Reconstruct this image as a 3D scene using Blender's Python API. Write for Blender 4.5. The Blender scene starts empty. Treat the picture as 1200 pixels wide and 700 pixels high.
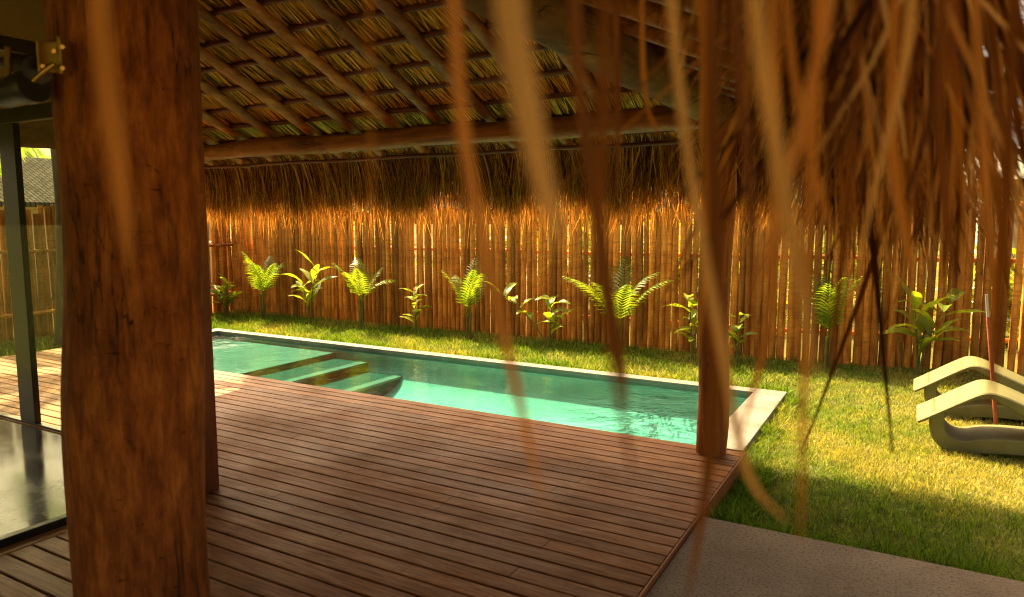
import bpy, bmesh, math, random
import numpy as np
from mathutils import Vector, noise, Matrix
random.seed(7); rng = np.random.default_rng(7)
S = bpy.context.scene; COL = S.collection
R = math.radians
H = 2.1; F = 833.0; PITCH = math.atan(92/F); YAW = R(29.5)

# ------------------------------------------------------------------ helpers
def ray(x, y):
    a = (x-600)/F; b = (350-y)/F
    fh = math.cos(PITCH)+b*math.sin(PITCH); z = -math.sin(PITCH)+b*math.cos(PITCH)
    return Vector((-math.sin(YAW)*fh+math.cos(YAW)*a, math.cos(YAW)*fh+math.sin(YAW)*a, z))
def at_depth(x, y, d):
    return ray(x, y)*d+Vector((0, 0, H))

def link(o, parent=None):
    COL.objects.link(o)
    if parent: o.parent = parent
    return o
def tag(o, label=None, cat=None, group=None, kind=None):
    if label: o['label'] = label
    if cat: o['category'] = cat
    if group: o['group'] = group
    if kind: o['kind'] = kind
    return o
def thing(name, label, cat, loc=(0, 0, 0), rz=0, group=None):
    o = bpy.data.objects.new(name, None); o.empty_display_size = .1
    o.location = loc; o.rotation_euler = (0, 0, rz)
    link(o); return tag(o, label, cat, group)
def copy_tree(o, parent=None):
    c = o.copy(); link(c)
    if parent:
        c.parent = parent
    for ch in list(o.children): copy_tree(ch, c)
    return c

class MB:
    def __init__(s): s.v = []; s.f = []; s.sm = []
    def add(s, vs, fs, smooth=False):
        n = len(s.v); s.v += [tuple(v) for v in vs]; s.f += [tuple(i+n for i in f) for f in fs]
        s.sm += [smooth]*len(fs)
    def box(s, lo, hi, c=0.0):
        x0, y0, z0 = lo; x1, y1, z1 = hi
        if c <= 0:
            s.add([(x0,y0,z0),(x1,y0,z0),(x1,y1,z0),(x0,y1,z0),(x0,y0,z1),(x1,y0,z1),(x1,y1,z1),(x0,y1,z1)],
              [(3,2,1,0),(4,5,6,7),(0,1,5,4),(1,2,6,5),(2,3,7,6),(3,0,4,7)])
        else:
            bm = bmesh.new(); bmesh.ops.create_cube(bm, size=1)
            for v in bm.verts: v.co = Vector(((x0+x1)/2+v.co.x*(x1-x0), (y0+y1)/2+v.co.y*(y1-y0), (z0+z1)/2+v.co.z*(z1-z0)))
            bmesh.ops.bevel(bm, geom=bm.edges[:], offset=c, segments=2, affect='EDGES', profile=.5)
            bm.verts.index_update()
            s.add([v.co[:] for v in bm.verts], [tuple(v.index for v in f.verts) for f in bm.faces]); bm.free()
    def tube(s, pts, rad, n=10, rough=0.0, freq=3.0, seed=0.0, cap=True, smooth=True, lobes=0.0):
        pts = [Vector(p) for p in pts]
        if not hasattr(rad, '__len__'): rad = [rad]*len(pts)
        vs = []; fs = []
        up = Vector((0, 0, 1)); u = None
        for i, p in enumerate(pts):
            t = (pts[min(i+1, len(pts)-1)]-pts[max(i-1, 0)]).normalized()
            if u is None:
                u = t.cross(up if abs(t.z) < .9 else Vector((1, 0, 0))).normalized()
            else:
                u = (u-t*u.dot(t)).normalized()
            w = t.cross(u)
            for k in range(n):
                a = 2*math.pi*k/n
                d = u*math.cos(a)+w*math.sin(a)
                r = rad[i]
                if rough:
                    q = p+d*r
                    r *= 1+rough*noise.noise(Vector((q.x*freq+seed, q.y*freq, q.z*freq)))
                    if lobes: r *= 1+lobes*noise.noise(Vector((math.cos(a)*2.2+seed, math.sin(a)*2.2, p.z*.35+p.y*.35)))
                vs.append(p+d*r)
        m = len(pts)
        for i in range(m-1):
            for k in range(n):
                fs.append((i*n+k, i*n+(k+1) % n, (i+1)*n+(k+1) % n, (i+1)*n+k))
        s.add(vs, fs, smooth)
        if cap:
            s.add(vs[:n], [tuple(range(n))[::-1]]); s.add(vs[-n:], [tuple(range(n))])
    def build(s, name, m, parent=None, loc=None):
        me = bpy.data.meshes.new(name); me.from_pydata(s.v, [], s.f); me.update()
        me.polygons.foreach_set('use_smooth', s.sm)
        me.materials.append(m)
        o = bpy.data.objects.new(name, me); link(o, parent)
        if loc: o.location = loc
        return o

def np_mesh(name, V, Q, m, parent=None, smooth=True, attr=None):
    """V (n,3) float, Q (f,4) int quads"""
    me = bpy.data.meshes.new(name)
    me.vertices.add(len(V)); me.vertices.foreach_set('co', V.astype(np.float32).ravel())
    me.loops.add(len(Q)*4); me.loops.foreach_set('vertex_index', Q.astype(np.int32).ravel())
    me.polygons.add(len(Q)); me.polygons.foreach_set('loop_start', np.arange(0, len(Q)*4, 4, dtype=np.int32))
    me.polygons.foreach_set('use_smooth', np.full(len(Q), smooth))
    if attr:
        for k, a in attr.items():
            at = me.attributes.new(k, 'FLOAT', 'POINT'); at.data.foreach_set('value', a.astype(np.float32))
    me.update(calc_edges=True)
    me.materials.append(m)
    o = bpy.data.objects.new(name, me); return link(o, parent)

def ribbons(P, W, side=None, fold=0.0):
    """P (N,K,3) centre lines, W (N,K) full widths. Returns V, Q."""
    N, K, _ = P.shape
    T = np.gradient(P, axis=1); T /= np.linalg.norm(T, axis=2, keepdims=True)+1e-9
    if side is None:
        a = rng.uniform(0, 2*np.pi, N)
        side = np.stack([np.cos(a), np.sin(a), np.zeros(N)], 1)
    Sd = side[:, None, :]-T*np.sum(side[:, None, :]*T, axis=2, keepdims=True)
    Sd /= np.linalg.norm(Sd, axis=2, keepdims=True)+1e-9
    half = Sd*W[:, :, None]/2
    if fold == 0:
        V = np.stack([P-half, P+half], 2)          # N,K,2,3
        idx = np.arange(N*K*2).reshape(N, K, 2)
        Q = np.stack([idx[:, :-1, 0], idx[:, :-1, 1], idx[:, 1:, 1], idx[:, 1:, 0]], -1).reshape(-1, 4)
        return V.reshape(-1, 3), Q
    Nn = np.cross(T, Sd)
    V = np.stack([P-half+Nn*W[:, :, None]*fold, P, P+half+Nn*W[:, :, None]*fold], 2)
    idx = np.arange(N*K*3).reshape(N, K, 3)
    Q = np.concatenate([np.stack([idx[:, :-1, j], idx[:, :-1, j+1], idx[:, 1:, j+1], idx[:, 1:, j]], -1).reshape(-1, 4) for j in (0, 1)])
    return V.reshape(-1, 3), Q

# ------------------------------------------------------------------ materials
class NT:
    def __init__(s, name):
        s.m = bpy.data.materials.new(name); s.m.use_nodes = True; s.t = s.m.node_tree; s.t.nodes.clear()
        s.out = s.n('ShaderNodeOutputMaterial')
    def n(s, typ, **kw):
        nd = s.t.nodes.new(typ)
        for k, v in kw.items():
            if k.startswith('i_'): nd.inputs[k[2:].replace('_', ' ')].default_value = v
            else: setattr(nd, k, v)
        return nd
    def l(s, a, b): s.t.links.new(a, b)
    def coord(s, scale=(1, 1, 1), which='Object', rot=(0, 0, 0)):
        c = s.n('ShaderNodeTexCoord'); mp = s.n('ShaderNodeMapping'); mp.inputs['Scale'].default_value = scale
        mp.inputs['Rotation'].default_value = rot
        s.l(c.outputs[which], mp.inputs['Vector']); return mp.outputs['Vector']
    def noise(s, vec, scale=1, detail=4, rough=.55, dist=0.0):
        nd = s.n('ShaderNodeTexNoise'); nd.inputs['Scale'].default_value = scale
        nd.inputs['Detail'].default_value = detail; nd.inputs['Roughness'].default_value = rough; nd.inputs['Distortion'].default_value = dist
        s.l(vec, nd.inputs['Vector']); return nd.outputs['Fac']
    def ramp(s, fac, stops):
        r = s.n('ShaderNodeValToRGB'); e = r.color_ramp.elements
        while len(e) < len(stops): e.new(.5)
        for x, (p, c) in zip(e, stops):
            x.position = p; x.color = (c, c, c, 1) if not hasattr(c, '__len__') else (*c, 1)
        s.l(fac, r.inputs['Fac']); return r.outputs['Color']
    def mix(s, fac, a, b, mode='MIX'):
        m = s.n('ShaderNodeMix', data_type='RGBA', blend_type=mode)
        for sock, v in ((m.inputs[0], fac), (m.inputs[6], a), (m.inputs[7], b)):
            if hasattr(v, 'links') or isinstance(v, bpy.types.NodeSocket): s.l(v, sock)
            elif hasattr(v, '__len__'): sock.default_value = (*v, 1) if len(v) == 3 else v
            else: sock.default_value = v
        return m.outputs[2]
    def math(s, op, a, b=0.0):
        m = s.n('ShaderNodeMath', operation=op)
        for sock, v in ((m.inputs[0], a), (m.inputs[1], b)):
            if isinstance(v, bpy.types.NodeSocket): s.l(v, sock)
            else: sock.default_value = v
        return m.outputs[0]
    def bump(s, h, strength=.3, dist=.01):
        b = s.n('ShaderNodeBump'); b.inputs['Strength'].default_value = strength; b.inputs['Distance'].default_value = dist
        s.l(h, b.inputs['Height']); return b.outputs['Normal']
    def princ(s, color, rough=.6, normal=None, spec=.4, metallic=0.0):
        p = s.n('ShaderNodeBsdfPrincipled')
        if isinstance(color, bpy.types.NodeSocket): s.l(color, p.inputs['Base Color'])
        else: p.inputs['Base Color'].default_value = (*color, 1)
        if isinstance(rough, bpy.types.NodeSocket): s.l(rough, p.inputs['Roughness'])
        else: p.inputs['Roughness'].default_value = rough
        p.inputs['Specular IOR Level'].default_value = spec; p.inputs['Metallic'].default_value = metallic
        if normal: s.l(normal, p.inputs['Normal'])
        return p.outputs['BSDF']
    def translucent(s, bsdf, color, fac):
        t = s.n('ShaderNodeBsdfTranslucent')
        if isinstance(color, bpy.types.NodeSocket): s.l(color, t.inputs['Color'])
        else: t.inputs['Color'].default_value = (*color, 1)
        mx = s.n('ShaderNodeMixShader'); mx.inputs[0].default_value = fac
        s.l(bsdf, mx.inputs[1]); s.l(t.outputs[0], mx.inputs[2]); return mx.outputs[0]
    def done(s, sh): s.l(sh, s.out.inputs['Surface']); return s.m

def plain(name, col, rough=.6, spec=.4, metallic=0.0, var=.25, scale=8):
    t = NT(name); v = t.coord(); f = t.noise(v, scale, 5)
    c = t.ramp(f, [(.3, [x*(1-var) for x in col]), (.7, [min(1, x*(1+var)) for x in col])])
    return t.done(t.princ(c, rough, t.bump(f, .15, .004), spec, metallic))

def wood(name, dark, mid, light, scale, rough=.6, bump=.5, dist=.01, blotch=1.5, spec=.35, rand='none', crack=0.0, grey=None, vr=(.62, 1.35), bl=.75):
    """grain stretched by `scale` (low along the grain)"""
    t = NT(name); v = t.coord(scale)
    g = t.noise(v, 1, 8, .65, .4); c = t.ramp(g, [(.28, dark), (.5, mid), (.74, light)])
    b = t.noise(t.coord(), blotch, 5, .6)
    c = t.mix(t.ramp(b, [(.35, 0.0), (.7, bl)]), c, [x*.45 for x in mid])
    if grey:
        gm = t.noise(t.coord((2.2, 10, 10)), 1.2, 7, .72, .5); c = t.mix(t.ramp(gm, [(.47, 0.0), (.68, .62)]), c, grey)
    if rand != 'none':
        if rand == 'island': r = t.n('ShaderNodeNewGeometry').outputs['Random Per Island']
        else: r = t.n('ShaderNodeObjectInfo').outputs['Random']
        hs = t.n('ShaderNodeHueSaturation'); t.l(c, hs.inputs['Color'])
        mr = t.n('ShaderNodeMapRange'); mr.inputs['To Min'].default_value = vr[0]; mr.inputs['To Max'].default_value = vr[1]
        t.l(r, mr.inputs['Value']); t.l(mr.outputs[0], hs.inputs['Value']); c = hs.outputs['Color']
    h = g
    if crack:
        w = t.noise(t.coord([s*.55 for s in scale]), 1.3, 3, .5, 1.2)
        ln = t.ramp(w, [(.485, 0.0), (.5, 1.0), (.515, 0.0)])
        gate = t.ramp(t.noise(t.coord(), 2.3, 2), [(.5, 0.0), (.62, crack)])
        ck = t.math('MULTIPLY', ln, gate)
        c = t.mix(ck, c, [x*.25 for x in dark]); h = t.math('SUBTRACT', g, ck)
    rr = t.ramp(b, [(.3, max(.05, rough-.12)), (.7, min(1, rough+.15))])
    return t.done(t.princ(c, rr, t.bump(h, bump, dist), spec))

def straw(name, stops, trans=.35, rough=.6, tint=(1, .75, .4)):
    t = NT(name); r = t.n('ShaderNodeNewGeometry').outputs['Random Per Island']
    c = t.ramp(r, stops)
    f = t.noise(t.coord((1, 1, 1)), 9, 4); c = t.mix(t.ramp(f, [(.35, .0), (.75, .55)]), c, t.mix(1.0, c, (.5, .42, .34), 'MULTIPLY'))
    b = t.princ(c, .75, None, .1)
    return t.done(t.translucent(b, t.mix(1.0, c, tint, 'MULTIPLY'), trans))

def leafmat(name, c1, c2, trans=.45):
    t = NT(name); r = t.n('ShaderNodeNewGeometry').outputs['Random Per Island']
    o = t.n('ShaderNodeObjectInfo').outputs['Random']
    f = t.math('MULTIPLY', t.math('ADD', r, o), .5)
    c = t.ramp(f, [(.15, c1), (.85, c2)])
    n = t.noise(t.coord(), 14, 3); c = t.mix(t.ramp(n, [(.4, 0.0), (.8, .4)]), c, [x*.5 for x in c1])
    b = t.princ(c, .38, None, .5)
    return t.done(t.translucent(b, t.mix(1.0, c, (1.9, 1.7, .5), 'MULTIPLY'), trans))

M = {}
t = NT('round_post_wood'); g = t.noise(t.coord((26, 26, 6)), 1, 10, .70, .25); b = t.noise(t.coord((1, 1, .8)), 2.6, 5, .6, .3)
mk = t.noise(t.coord((12, 12, 34)), 1, 6, .7, 1.0); ln = t.noise(t.coord((16, 16, 1.1)), 1, 4, .55, .6); fn = t.noise(t.coord(), 42, 4, .7)
c = t.ramp(g, [(.27, (.05, .013, .003)), (.48, (.24, .070, .011)), (.70, (.48, .17, .03))])
c = t.mix(t.ramp(b, [(.36, 0.0), (.62, .8)]), c, t.mix(.5, c, (.06, .018, .005)))
c = t.mix(t.ramp(mk, [(.25, .75), (.36, 0.0)]), c, (.05, .016, .005))
cr = t.ramp(ln, [(.488, 0.0), (.5, .85), (.512, 0.0)]); cr = t.math('MULTIPLY', cr, t.ramp(b, [(.45, 0.0), (.55, 1.0)])); c = t.mix(cr, c, (.02, .007, .003))
hh = t.math('ADD', t.math('SUBTRACT', t.math('ADD', g, t.math('MULTIPLY', fn, .35)), cr), t.ramp(mk, [(.28, 0.0), (.37, .6)]))
M['post'] = t.done(t.princ(c, .72, t.bump(hh, .9, .012), .18))
M['square'] = wood('square_post_wood', (.13, .03, .008), (.27, .07, .018), (.36, .11, .03), (16, 16, 1.2), .5, .5, .006, 2.0)
M['corner_post'] = wood('corner_post_wood', (.12, .035, .007), (.38, .13, .024), (.58, .235, .055), (22, 22, 2.2), .7, .8, .008, 3.4, spec=.15, crack=.8)
M['beam'] = wood('beam_wood', (.10, .03, .007), (.32, .105, .022), (.54, .23, .06), (1.4, 14, 14), .6, .7, .01, 2.0, crack=1.0)
M['mossy'] = wood('mossy_log', (.06, .028, .006), (.26, .135, .028), (.46, .26, .06), (9, 2.0, 9), .8, 1.0, .02, 3.0, crack=1.0)
M['rafter'] = wood('rafter_wood', (.13, .035, .007), (.40, .135, .024), (.62, .26, .06), (18, 2.2, 18), .6, .7, .008, 3.0, rand='object', crack=.7)
M['batten'] = wood('batten_wood', (.06, .016, .008), (.15, .045, .02), (.28, .10, .05), (2, 20, 20), .6, .6, .006, 3.0, rand='object')
M['deck'] = wood('deck_boards', (.11, .032, .006), (.34, .122, .022), (.58, .25, .06), (3.2, 52, 52), .50, .8, .005, 1.7, spec=.25, rand='island', grey=(.50, .28, .12), vr=(.76, 1.2), bl=.3)
M['fascia'] = wood('deck_fascia', (.18, .05, .014), (.36, .12, .03), (.48, .18, .05), (20, 1.5, 20), .5, .4, .004, 1.5)
M['frame'] = plain('dark_frame', (.022, .013, .008), .4, .4)
M['sill'] = plain('ochre_sill', (.42, .22, .06), .6)
M['ochre'] = plain('ochre_wall', (.20, .135, .04), .8, .2, var=.12, scale=3)
M['brass'] = plain('brass', (.45, .30, .09), .4, .5, 1.0, .15, 30)
M['black'] = plain('black_metal', (.012, .011, .01), .45, .4)
M['backing'] = plain('thatch_backing', (.10, .062, .022), .95, .1, var=.4, scale=6)
M['thatch'] = straw('roof_straw', [(0, (.08, .025, .005)), (.18, (.44, .18, .022)), (.55, (.86, .37, .045)), (.8, (.94, .47, .075)), (1, (.97, .60, .15))], .10)
M['fringe'] = straw('fringe_straw', [(0, (.05, .018, .005)), (.3, (.20, .085, .018)), (.55, (.52, .27, .055)), (.82, (.76, .46, .11)), (1, (.9, .64, .22))], .48, tint=(1.15, .72, .25))
M['tips'] = straw('sunlit_loose_straw', [(0, (.45, .20, .04)), (.5, (.80, .44, .09)), (1, (.95, .70, .28))], .5, tint=(1.1, .75, .3))  # lighter than the fringe: sun on the straw tips put into colour
M['strand'] = straw('dry_palm_leaf', [(0, (.03, .010, .003)), (.35, (.15, .055, .011)), (.65, (.50, .225, .042)), (.9, (.74, .42, .10)), (1, (.82, .52, .17))], .35, .5, tint=(1.1, .7, .3))
for k_, c_ in (('o', (.66, .27, .045)), ('t', (.86, .50, .16)), ('d', (.26, .095, .018))):
    t = NT('palm_strip_'+k_); v = t.coord((60, 60, 3)); f = t.noise(v, 1, 4); c = t.ramp(f, [(.3, [x*.6 for x in c_]), (.7, c_)])
    M['strip_'+k_] = t.done(t.translucent(t.princ(c, .65, None, .1), t.mix(1.0, c, (1.1, .75, .35), 'MULTIPLY'), .35))
t = NT('stake_wood'); v = t.coord((9, 9, 2)); g = t.noise(v, 1, 6, .6)
z = t.noise(t.coord((3, 3, 22)), 1, 4, .6)
orr = t.n('ShaderNodeObjectInfo').outputs['Random']
c = t.ramp(g, [(.28, (.26, .072, .010)), (.5, (.58, .225, .032)), (.75, (.84, .43, .085))])
c = t.mix(t.ramp(z, [(.34, .45), (.5, 0.0)]), c, (.16, .06, .02))
hs = t.n('ShaderNodeHueSaturation'); t.l(c, hs.inputs['Color'])
mr = t.n('ShaderNodeMapRange'); mr.inputs['To Min'].default_value = .5; mr.inputs['To Max'].default_value = 1.45
t.l(orr, mr.inputs['Value']); t.l(mr.outputs[0], hs.inputs['Value'])
M['stake'] = t.done(t.princ(hs.outputs['Color'], .65, t.bump(t.math('ADD', g, z), .6, .01), .3))

t = NT('lawn_soil'); v = t.coord(); f = t.noise(v, .9, 6, .65); f2 = t.noise(v, 35, 4)
c = t.ramp(f, [(.35, (.085, .115, .022)), (.55, (.17, .175, .04)), (.75, (.30, .25, .085))])
c = t.mix(t.ramp(f2, [(.4, .6), (.65, 0.0)]), c, (.06, .06, .015))
M['lawn'] = t.done(t.princ(c, .9, t.bump(f2, .6, .03), .1))
t = NT('grass_blades'); a = t.n('ShaderNodeAttribute', attribute_name='dry').outputs['Fac']  # dry holds dryness and the painted roof shadow
r = t.n('ShaderNodeNewGeometry').outputs['Random Per Island']
c = t.mix(a, t.ramp(r, [(.05, (.035, .085, .006)), (.95, (.23, .36, .025))]), t.ramp(r, [(.05, (.20, .20, .03)), (.5, (.42, .36, .07)), (.95, (.66, .52, .17))]))
M['grass'] = t.done(t.translucent(t.princ(c, .5, None, .3), t.mix(1.0, c, (1.3, 1.3, .5), 'MULTIPLY'), .4))
t = NT('concrete'); v = t.coord(); f = t.noise(v, 2.2, 6, .6); f2 = t.noise(v, 60, 4, .7); vo = t.n('ShaderNodeTexVoronoi'); vo.inputs['Scale'].default_value = 90; t.l(v, vo.inputs['Vector'])
c = t.ramp(f, [(.3, (.27, .20, .125)), (.7, (.42, .325, .21))]); c = t.mix(t.ramp(f2, [(.36, .75), (.5, 0.0)]), c, (.09, .07, .045))
cr = t.ramp(t.noise(t.coord(), .8, 5, .6, .8), [(.496, 0.0), (.5, .22), (.504, 0.0)]); c = t.mix(cr, c, (.06, .045, .03))
M['concrete'] = t.done(t.princ(c, .85, t.bump(f2, .9, .012), .2))
t = NT('pool_coping_stone'); v = t.coord(); f = t.noise(v, 3, 6, .6); f2 = t.noise(v, 55, 3)
c = t.ramp(f, [(.3, (.16, .15, .12)), (.7, (.28, .26, .22))]); c = t.mix(t.ramp(f2, [(.35, .6), (.5, 0.0)]), c, (.14, .13, .10))
M['coping'] = t.done(t.princ(c, .7, t.bump(f2, .3, .004), .3))
def tilemat(name, ca, cb, cm, sc=14):
    t = NT(name); v = t.coord(); br = t.n('ShaderNodeTexBrick', offset=0.0, squash=1.0)
    br.inputs['Scale'].default_value = sc; br.inputs['Mortar Size'].default_value = .03; br.inputs['Brick Width'].default_value = 1; br.inputs['Row Height'].default_value = 1
    br.inputs['Color1'].default_value = (*ca, 1); br.inputs['Color2'].default_value = (*cb, 1); br.inputs['Mortar'].default_value = (*cm, 1)
    t.l(v, br.inputs['Vector']); f = t.noise(v, 3, 5)
    c = t.mix(t.ramp(f, [(.35, .0), (.75, .45)]), br.outputs['Color'], [x*.55 for x in ca])
    return t.done(t.princ(c, .75, None, .05))
M['pool'] = tilemat('pool_tiles', (.42, .60, .53), (.50, .66, .58), (.53, .65, .58))
M['pool_tread_shade'] = tilemat('shaded_tread_tiles', (.018, .085, .068), (.026, .105, .085), (.04, .12, .10))  # near-black colour paints the shade on the pool treads
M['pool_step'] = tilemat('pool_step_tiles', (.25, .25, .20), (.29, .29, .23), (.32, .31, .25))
t = NT('pool_water'); v = t.coord((1, 1, 1)); a = t.noise(v, 2.2, 3, .5, .3); b = t.noise(v, 9, 3, .55, .6); b2 = t.noise(v, 26, 2, .5)
h = t.math('ADD', t.math('ADD', a, t.math('MULTIPLY', b, .32)), t.math('MULTIPLY', b2, .07)); sx = t.n('ShaderNodeSeparateXYZ'); t.l(t.coord(), sx.inputs[0])
j1 = t.math('MAXIMUM', t.math('SUBTRACT', 1.0, t.math('MULTIPLY', t.math('ABSOLUTE', t.math('ADD', sx.outputs[0], 10.4)), .9)), 0.0)
j2 = t.math('MAXIMUM', t.math('SUBTRACT', 1.0, t.math('MULTIPLY', t.math('ABSOLUTE', t.math('ADD', sx.outputs[0], 2.3)), .8)), 0.0)
h = t.math('MULTIPLY', h, t.math('ADD', .55, t.math('MULTIPLY', 3.0, t.math('ADD', j1, j2)))); nrm = t.bump(h, .55, .05)
gl = t.n('ShaderNodeBsdfGlossy'); gl.inputs['Roughness'].default_value = .015; t.l(nrm, gl.inputs['Normal'])
tr = t.n('ShaderNodeBsdfTransparent'); tr.inputs['Color'].default_value = (.44, .86, .82, 1)
fr = t.n('ShaderNodeFresnel'); fr.inputs['IOR'].default_value = 1.33; t.l(nrm, fr.inputs['Normal'])
mx = t.n('ShaderNodeMixShader'); t.l(fr.outputs[0], mx.inputs[0]); t.l(tr.outputs[0], mx.inputs[1]); t.l(gl.outputs[0], mx.inputs[2])
M['water'] = t.done(mx.outputs[0])
t = NT('window_glass'); gl = t.n('ShaderNodeBsdfGlossy'); gl.inputs['Roughness'].default_value = .0
tr = t.n('ShaderNodeBsdfTransparent'); tr.inputs['Color'].default_value = (.9, .93, .88, 1)
lw = t.n('ShaderNodeLayerWeight'); lw.inputs['Blend'].default_value = .5
fr = t.math('ADD', .012, t.math('MULTIPLY', .35, t.math('POWER', lw.outputs['Facing'], 5.0)))
mx = t.n('ShaderNodeMixShader'); t.l(fr, mx.inputs[0]); t.l(tr.outputs[0], mx.inputs[1]); t.l(gl.outputs[0], mx.inputs[2])
M['glass'] = t.done(mx.outputs[0])
t = NT('polished_floor'); v = t.coord(); f = t.noise(v, 1.6, 6, .6)
c = t.ramp(f, [(.3, (.04, .038, .03)), (.7, (.10, .095, .075))]); M['floor'] = t.done(t.princ(c, t.ramp(f, [(.3, .06), (.7, .22)]), None, .35))
t = NT('lounger_resin'); v = t.coord(); f = t.noise(v, 5, 5); f2 = t.noise(v, 160, 2)
c = t.ramp(f, [(.3, (.17, .165, .062)), (.7, (.23, .22, .09))]); M['resin'] = t.done(t.princ(c, .5, t.bump(f2, .12, .002), .4))
M['pole'] = plain('reddish_pole_paint', (.38, .11, .045), .45, .4)
M['pole_tip'] = plain('bare_metal', (.55, .55, .52), .35, .5, .8)
M['leaf'] = leafmat('broad_leaf', (.14, .24, .02), (.42, .46, .05))
M['palm'] = leafmat('palm_leaf', (.10, .20, .02), (.34, .42, .04))
M['stem'] = plain('green_stem', (.16, .16, .04), .6)
M['flower'] = plain('orange_flower', (.75, .16, .02), .5)
M['bark'] = wood('bark', (.05, .035, .02), (.14, .10, .06), (.24, .18, .11), (9, 9, 2), .9, .8, .02)
M['tree_leaf'] = leafmat('tree_leaf', (.04, .09, .012), (.15, .19, .025), .35)
M['plaster'] = plain('pale_plaster', (.72, .68, .54), .85, .2, var=.08, scale=2)
M['eave'] = plain('ochre_fascia', (.48, .24, .05), .7)
M['pale_roof'] = plain('pale_roof', (.66, .64, .52), .8, .2, var=.1, scale=2)
t = NT('grey_roof_tiles'); v = t.coord(); br = t.n('ShaderNodeTexBrick'); br.inputs['Scale'].default_value = 2.2; br.inputs['Mortar Size'].default_value = .03
br.inputs['Color1'].default_value = (.11, .10, .08, 1); br.inputs['Color2'].default_value = (.17, .155, .125, 1); br.inputs['Mortar'].default_value = (.03, .027, .024, 1)
t.l(v, br.inputs['Vector']); M['grey_roof'] = t.done(t.princ(br.outputs['Color'], .8, t.bump(br.outputs['Fac'], -.4, .03), 0.0))

# ------------------------------------------------------------------ ground, pool, deck
PX0, PX1, PY0, PY1 = -10.95, -1.55, 5.97, 8.50      # water's outline
DZ = .17
g = MB()
def gquad(x0, y0, x1, y1, z=0.0, nx=1, ny=1): g.add([(x0,y0,z),(x1,y0,z),(x1,y1,z),(x0,y1,z)], [(0,1,2,3)])
B = 300
gquad(-B, -B, B, PY0-.05); gquad(-B, PY1+.1, B, B); gquad(-B, PY0-.05, PX0-.1, PY1+.1); gquad(PX1+.1, PY0-.05, B, PY1+.1)
tag(g.build('ground', M['lawn']), kind='structure')

c_ = MB(); c_.box((-1.13, -6, -.1), (14, 4.565, .15), .012)
tag(c_.build('concrete_path', M['concrete']), kind='structure')

pool = thing('swimming_pool', 'long rectangular turquoise pool with pale stone coping beside the wooden deck', 'pool', (-6.2, 7.2, 0))
def pobj(mb, name, m, parent=pool):
    o = mb.build(name, m, parent); o.matrix_parent_inverse = Matrix.Translation((6.2, -7.2, 0)); return o
FZ = -.50
p = MB(); pr_ = [(PY0, .02), (PY0, FZ+.1), (PY0+.04, FZ+.03), (PY0+.1, FZ)]          # floor swept up into the far wall
pr_ += [(PY1-.95+.95*math.sin(k/14*math.pi/2), FZ+.46*(1-math.cos(k/14*math.pi/2))) for k in range(15)]+[(PY1, .02)]
m_ = len(pr_); p.add([(x, y, z) for x in (PX0, PX1) for y, z in pr_], [(k, k+1, m_+k+1, m_+k) for k in range(m_-1)], True)
for x in (PX0, PX1): p.add([(x, PY0, FZ), (x, PY1, FZ), (x, PY1, .02), (x, PY0, .02)], [(0, 1, 2, 3)])
pobj(p, 'basin', M['pool'])
q = MB(); q.box((PX0+.004, PY0+.004, FZ+.003), (-8.1, PY1-.004, -.035), .01); pobj(q, 'shelf', M['pool_step'])
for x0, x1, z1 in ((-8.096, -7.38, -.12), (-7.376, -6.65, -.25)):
    q = MB(); q.box((x0, PY0+.004, FZ+.003), (x1, PY1-.004, z1), .01); st_ = pobj(q, 'step', M['pool_tread_shade'])
    q = MB(); q.box((x1-.15, PY0+.008, z1-.03), (x1+.006, PY1-.008, z1+.005), .004); n_ = q.build('sunlit_edge', M['pool_step'], st_)  # pale strip added to stand in for the sunlit tread edge
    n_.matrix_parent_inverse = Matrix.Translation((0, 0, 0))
q = MB(); q.box((PX0-.26, PY1-.006, .008), (PX1+.34, PY1+.19, .10), .008)          # far strip
q.box((PX1-.006, PY0+.26, .008), (PX1+.34, PY1-.009, .10), .008); q.box((PX0-.26, 5.2, .008), (PX0+.006, PY1-.009, .10), .008)
pobj(q, 'coping', M['coping'])
w = MB(); nx, ny = 40, 12
w.add([(PX0+.002, PY0+.002, .045), (PX1-.002, PY0+.002, .045), (PX1-.002, PY1-.002, .045), (PX0+.002, PY1-.002, .045)], [(0,1,2,3)])
tag(w.build('pool_water', M['water']), kind='structure')

dk = MB(); pitch = .133; yy = 5.975
def board(x0, x1, y0, w, zt):
    h = .032; c = .004; j = random.uniform(-.0015, .0015)
    pr = [(0, -h), (0, -c), (c, 0), (w-c, 0), (w, -c), (w, -h)]
    vs = [(x, y0+a, zt+j+b) for x in (x0, x1) for a, b in pr]
    fs = [tuple(range(5, -1, -1)), tuple(range(6, 12))]+[(k, (k+1) % 6, 6+(k+1) % 6, 6+k) for k in range(6)]
    dk.add(vs, fs)
row = 0
while yy > -3.0:
    y0 = yy-pitch+.014; left = -11.2 if y0 > 3.46 else -4.585
    x = -1.15
    ln = random.uniform(.6, 3.4)
    while x > left+.02:
        x0 = max(left, x-ln)
        if x0-left < .4: x0 = left
        board(x0, x-.003, y0, pitch-.014, DZ); x = x0; ln = random.uniform(2.2, 3.8)
    yy -= pitch; row += 1
tag(dk.build('wooden_deck', M['deck']), kind='structure')
fa = MB(); fa.box((-1.147, -3, .0), (-1.134, 5.98, DZ+.001), .002)
tag(fa.build('deck_edge', M['fascia']), kind='structure')
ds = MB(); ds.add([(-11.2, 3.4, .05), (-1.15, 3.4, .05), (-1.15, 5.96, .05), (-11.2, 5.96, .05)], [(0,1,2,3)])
ds.add([(-4.6, -3, .05), (-1.4, -3, .05), (-1.4, 3.4, .05), (-4.6, 3.4, .05)], [(0,1,2,3)])
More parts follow.
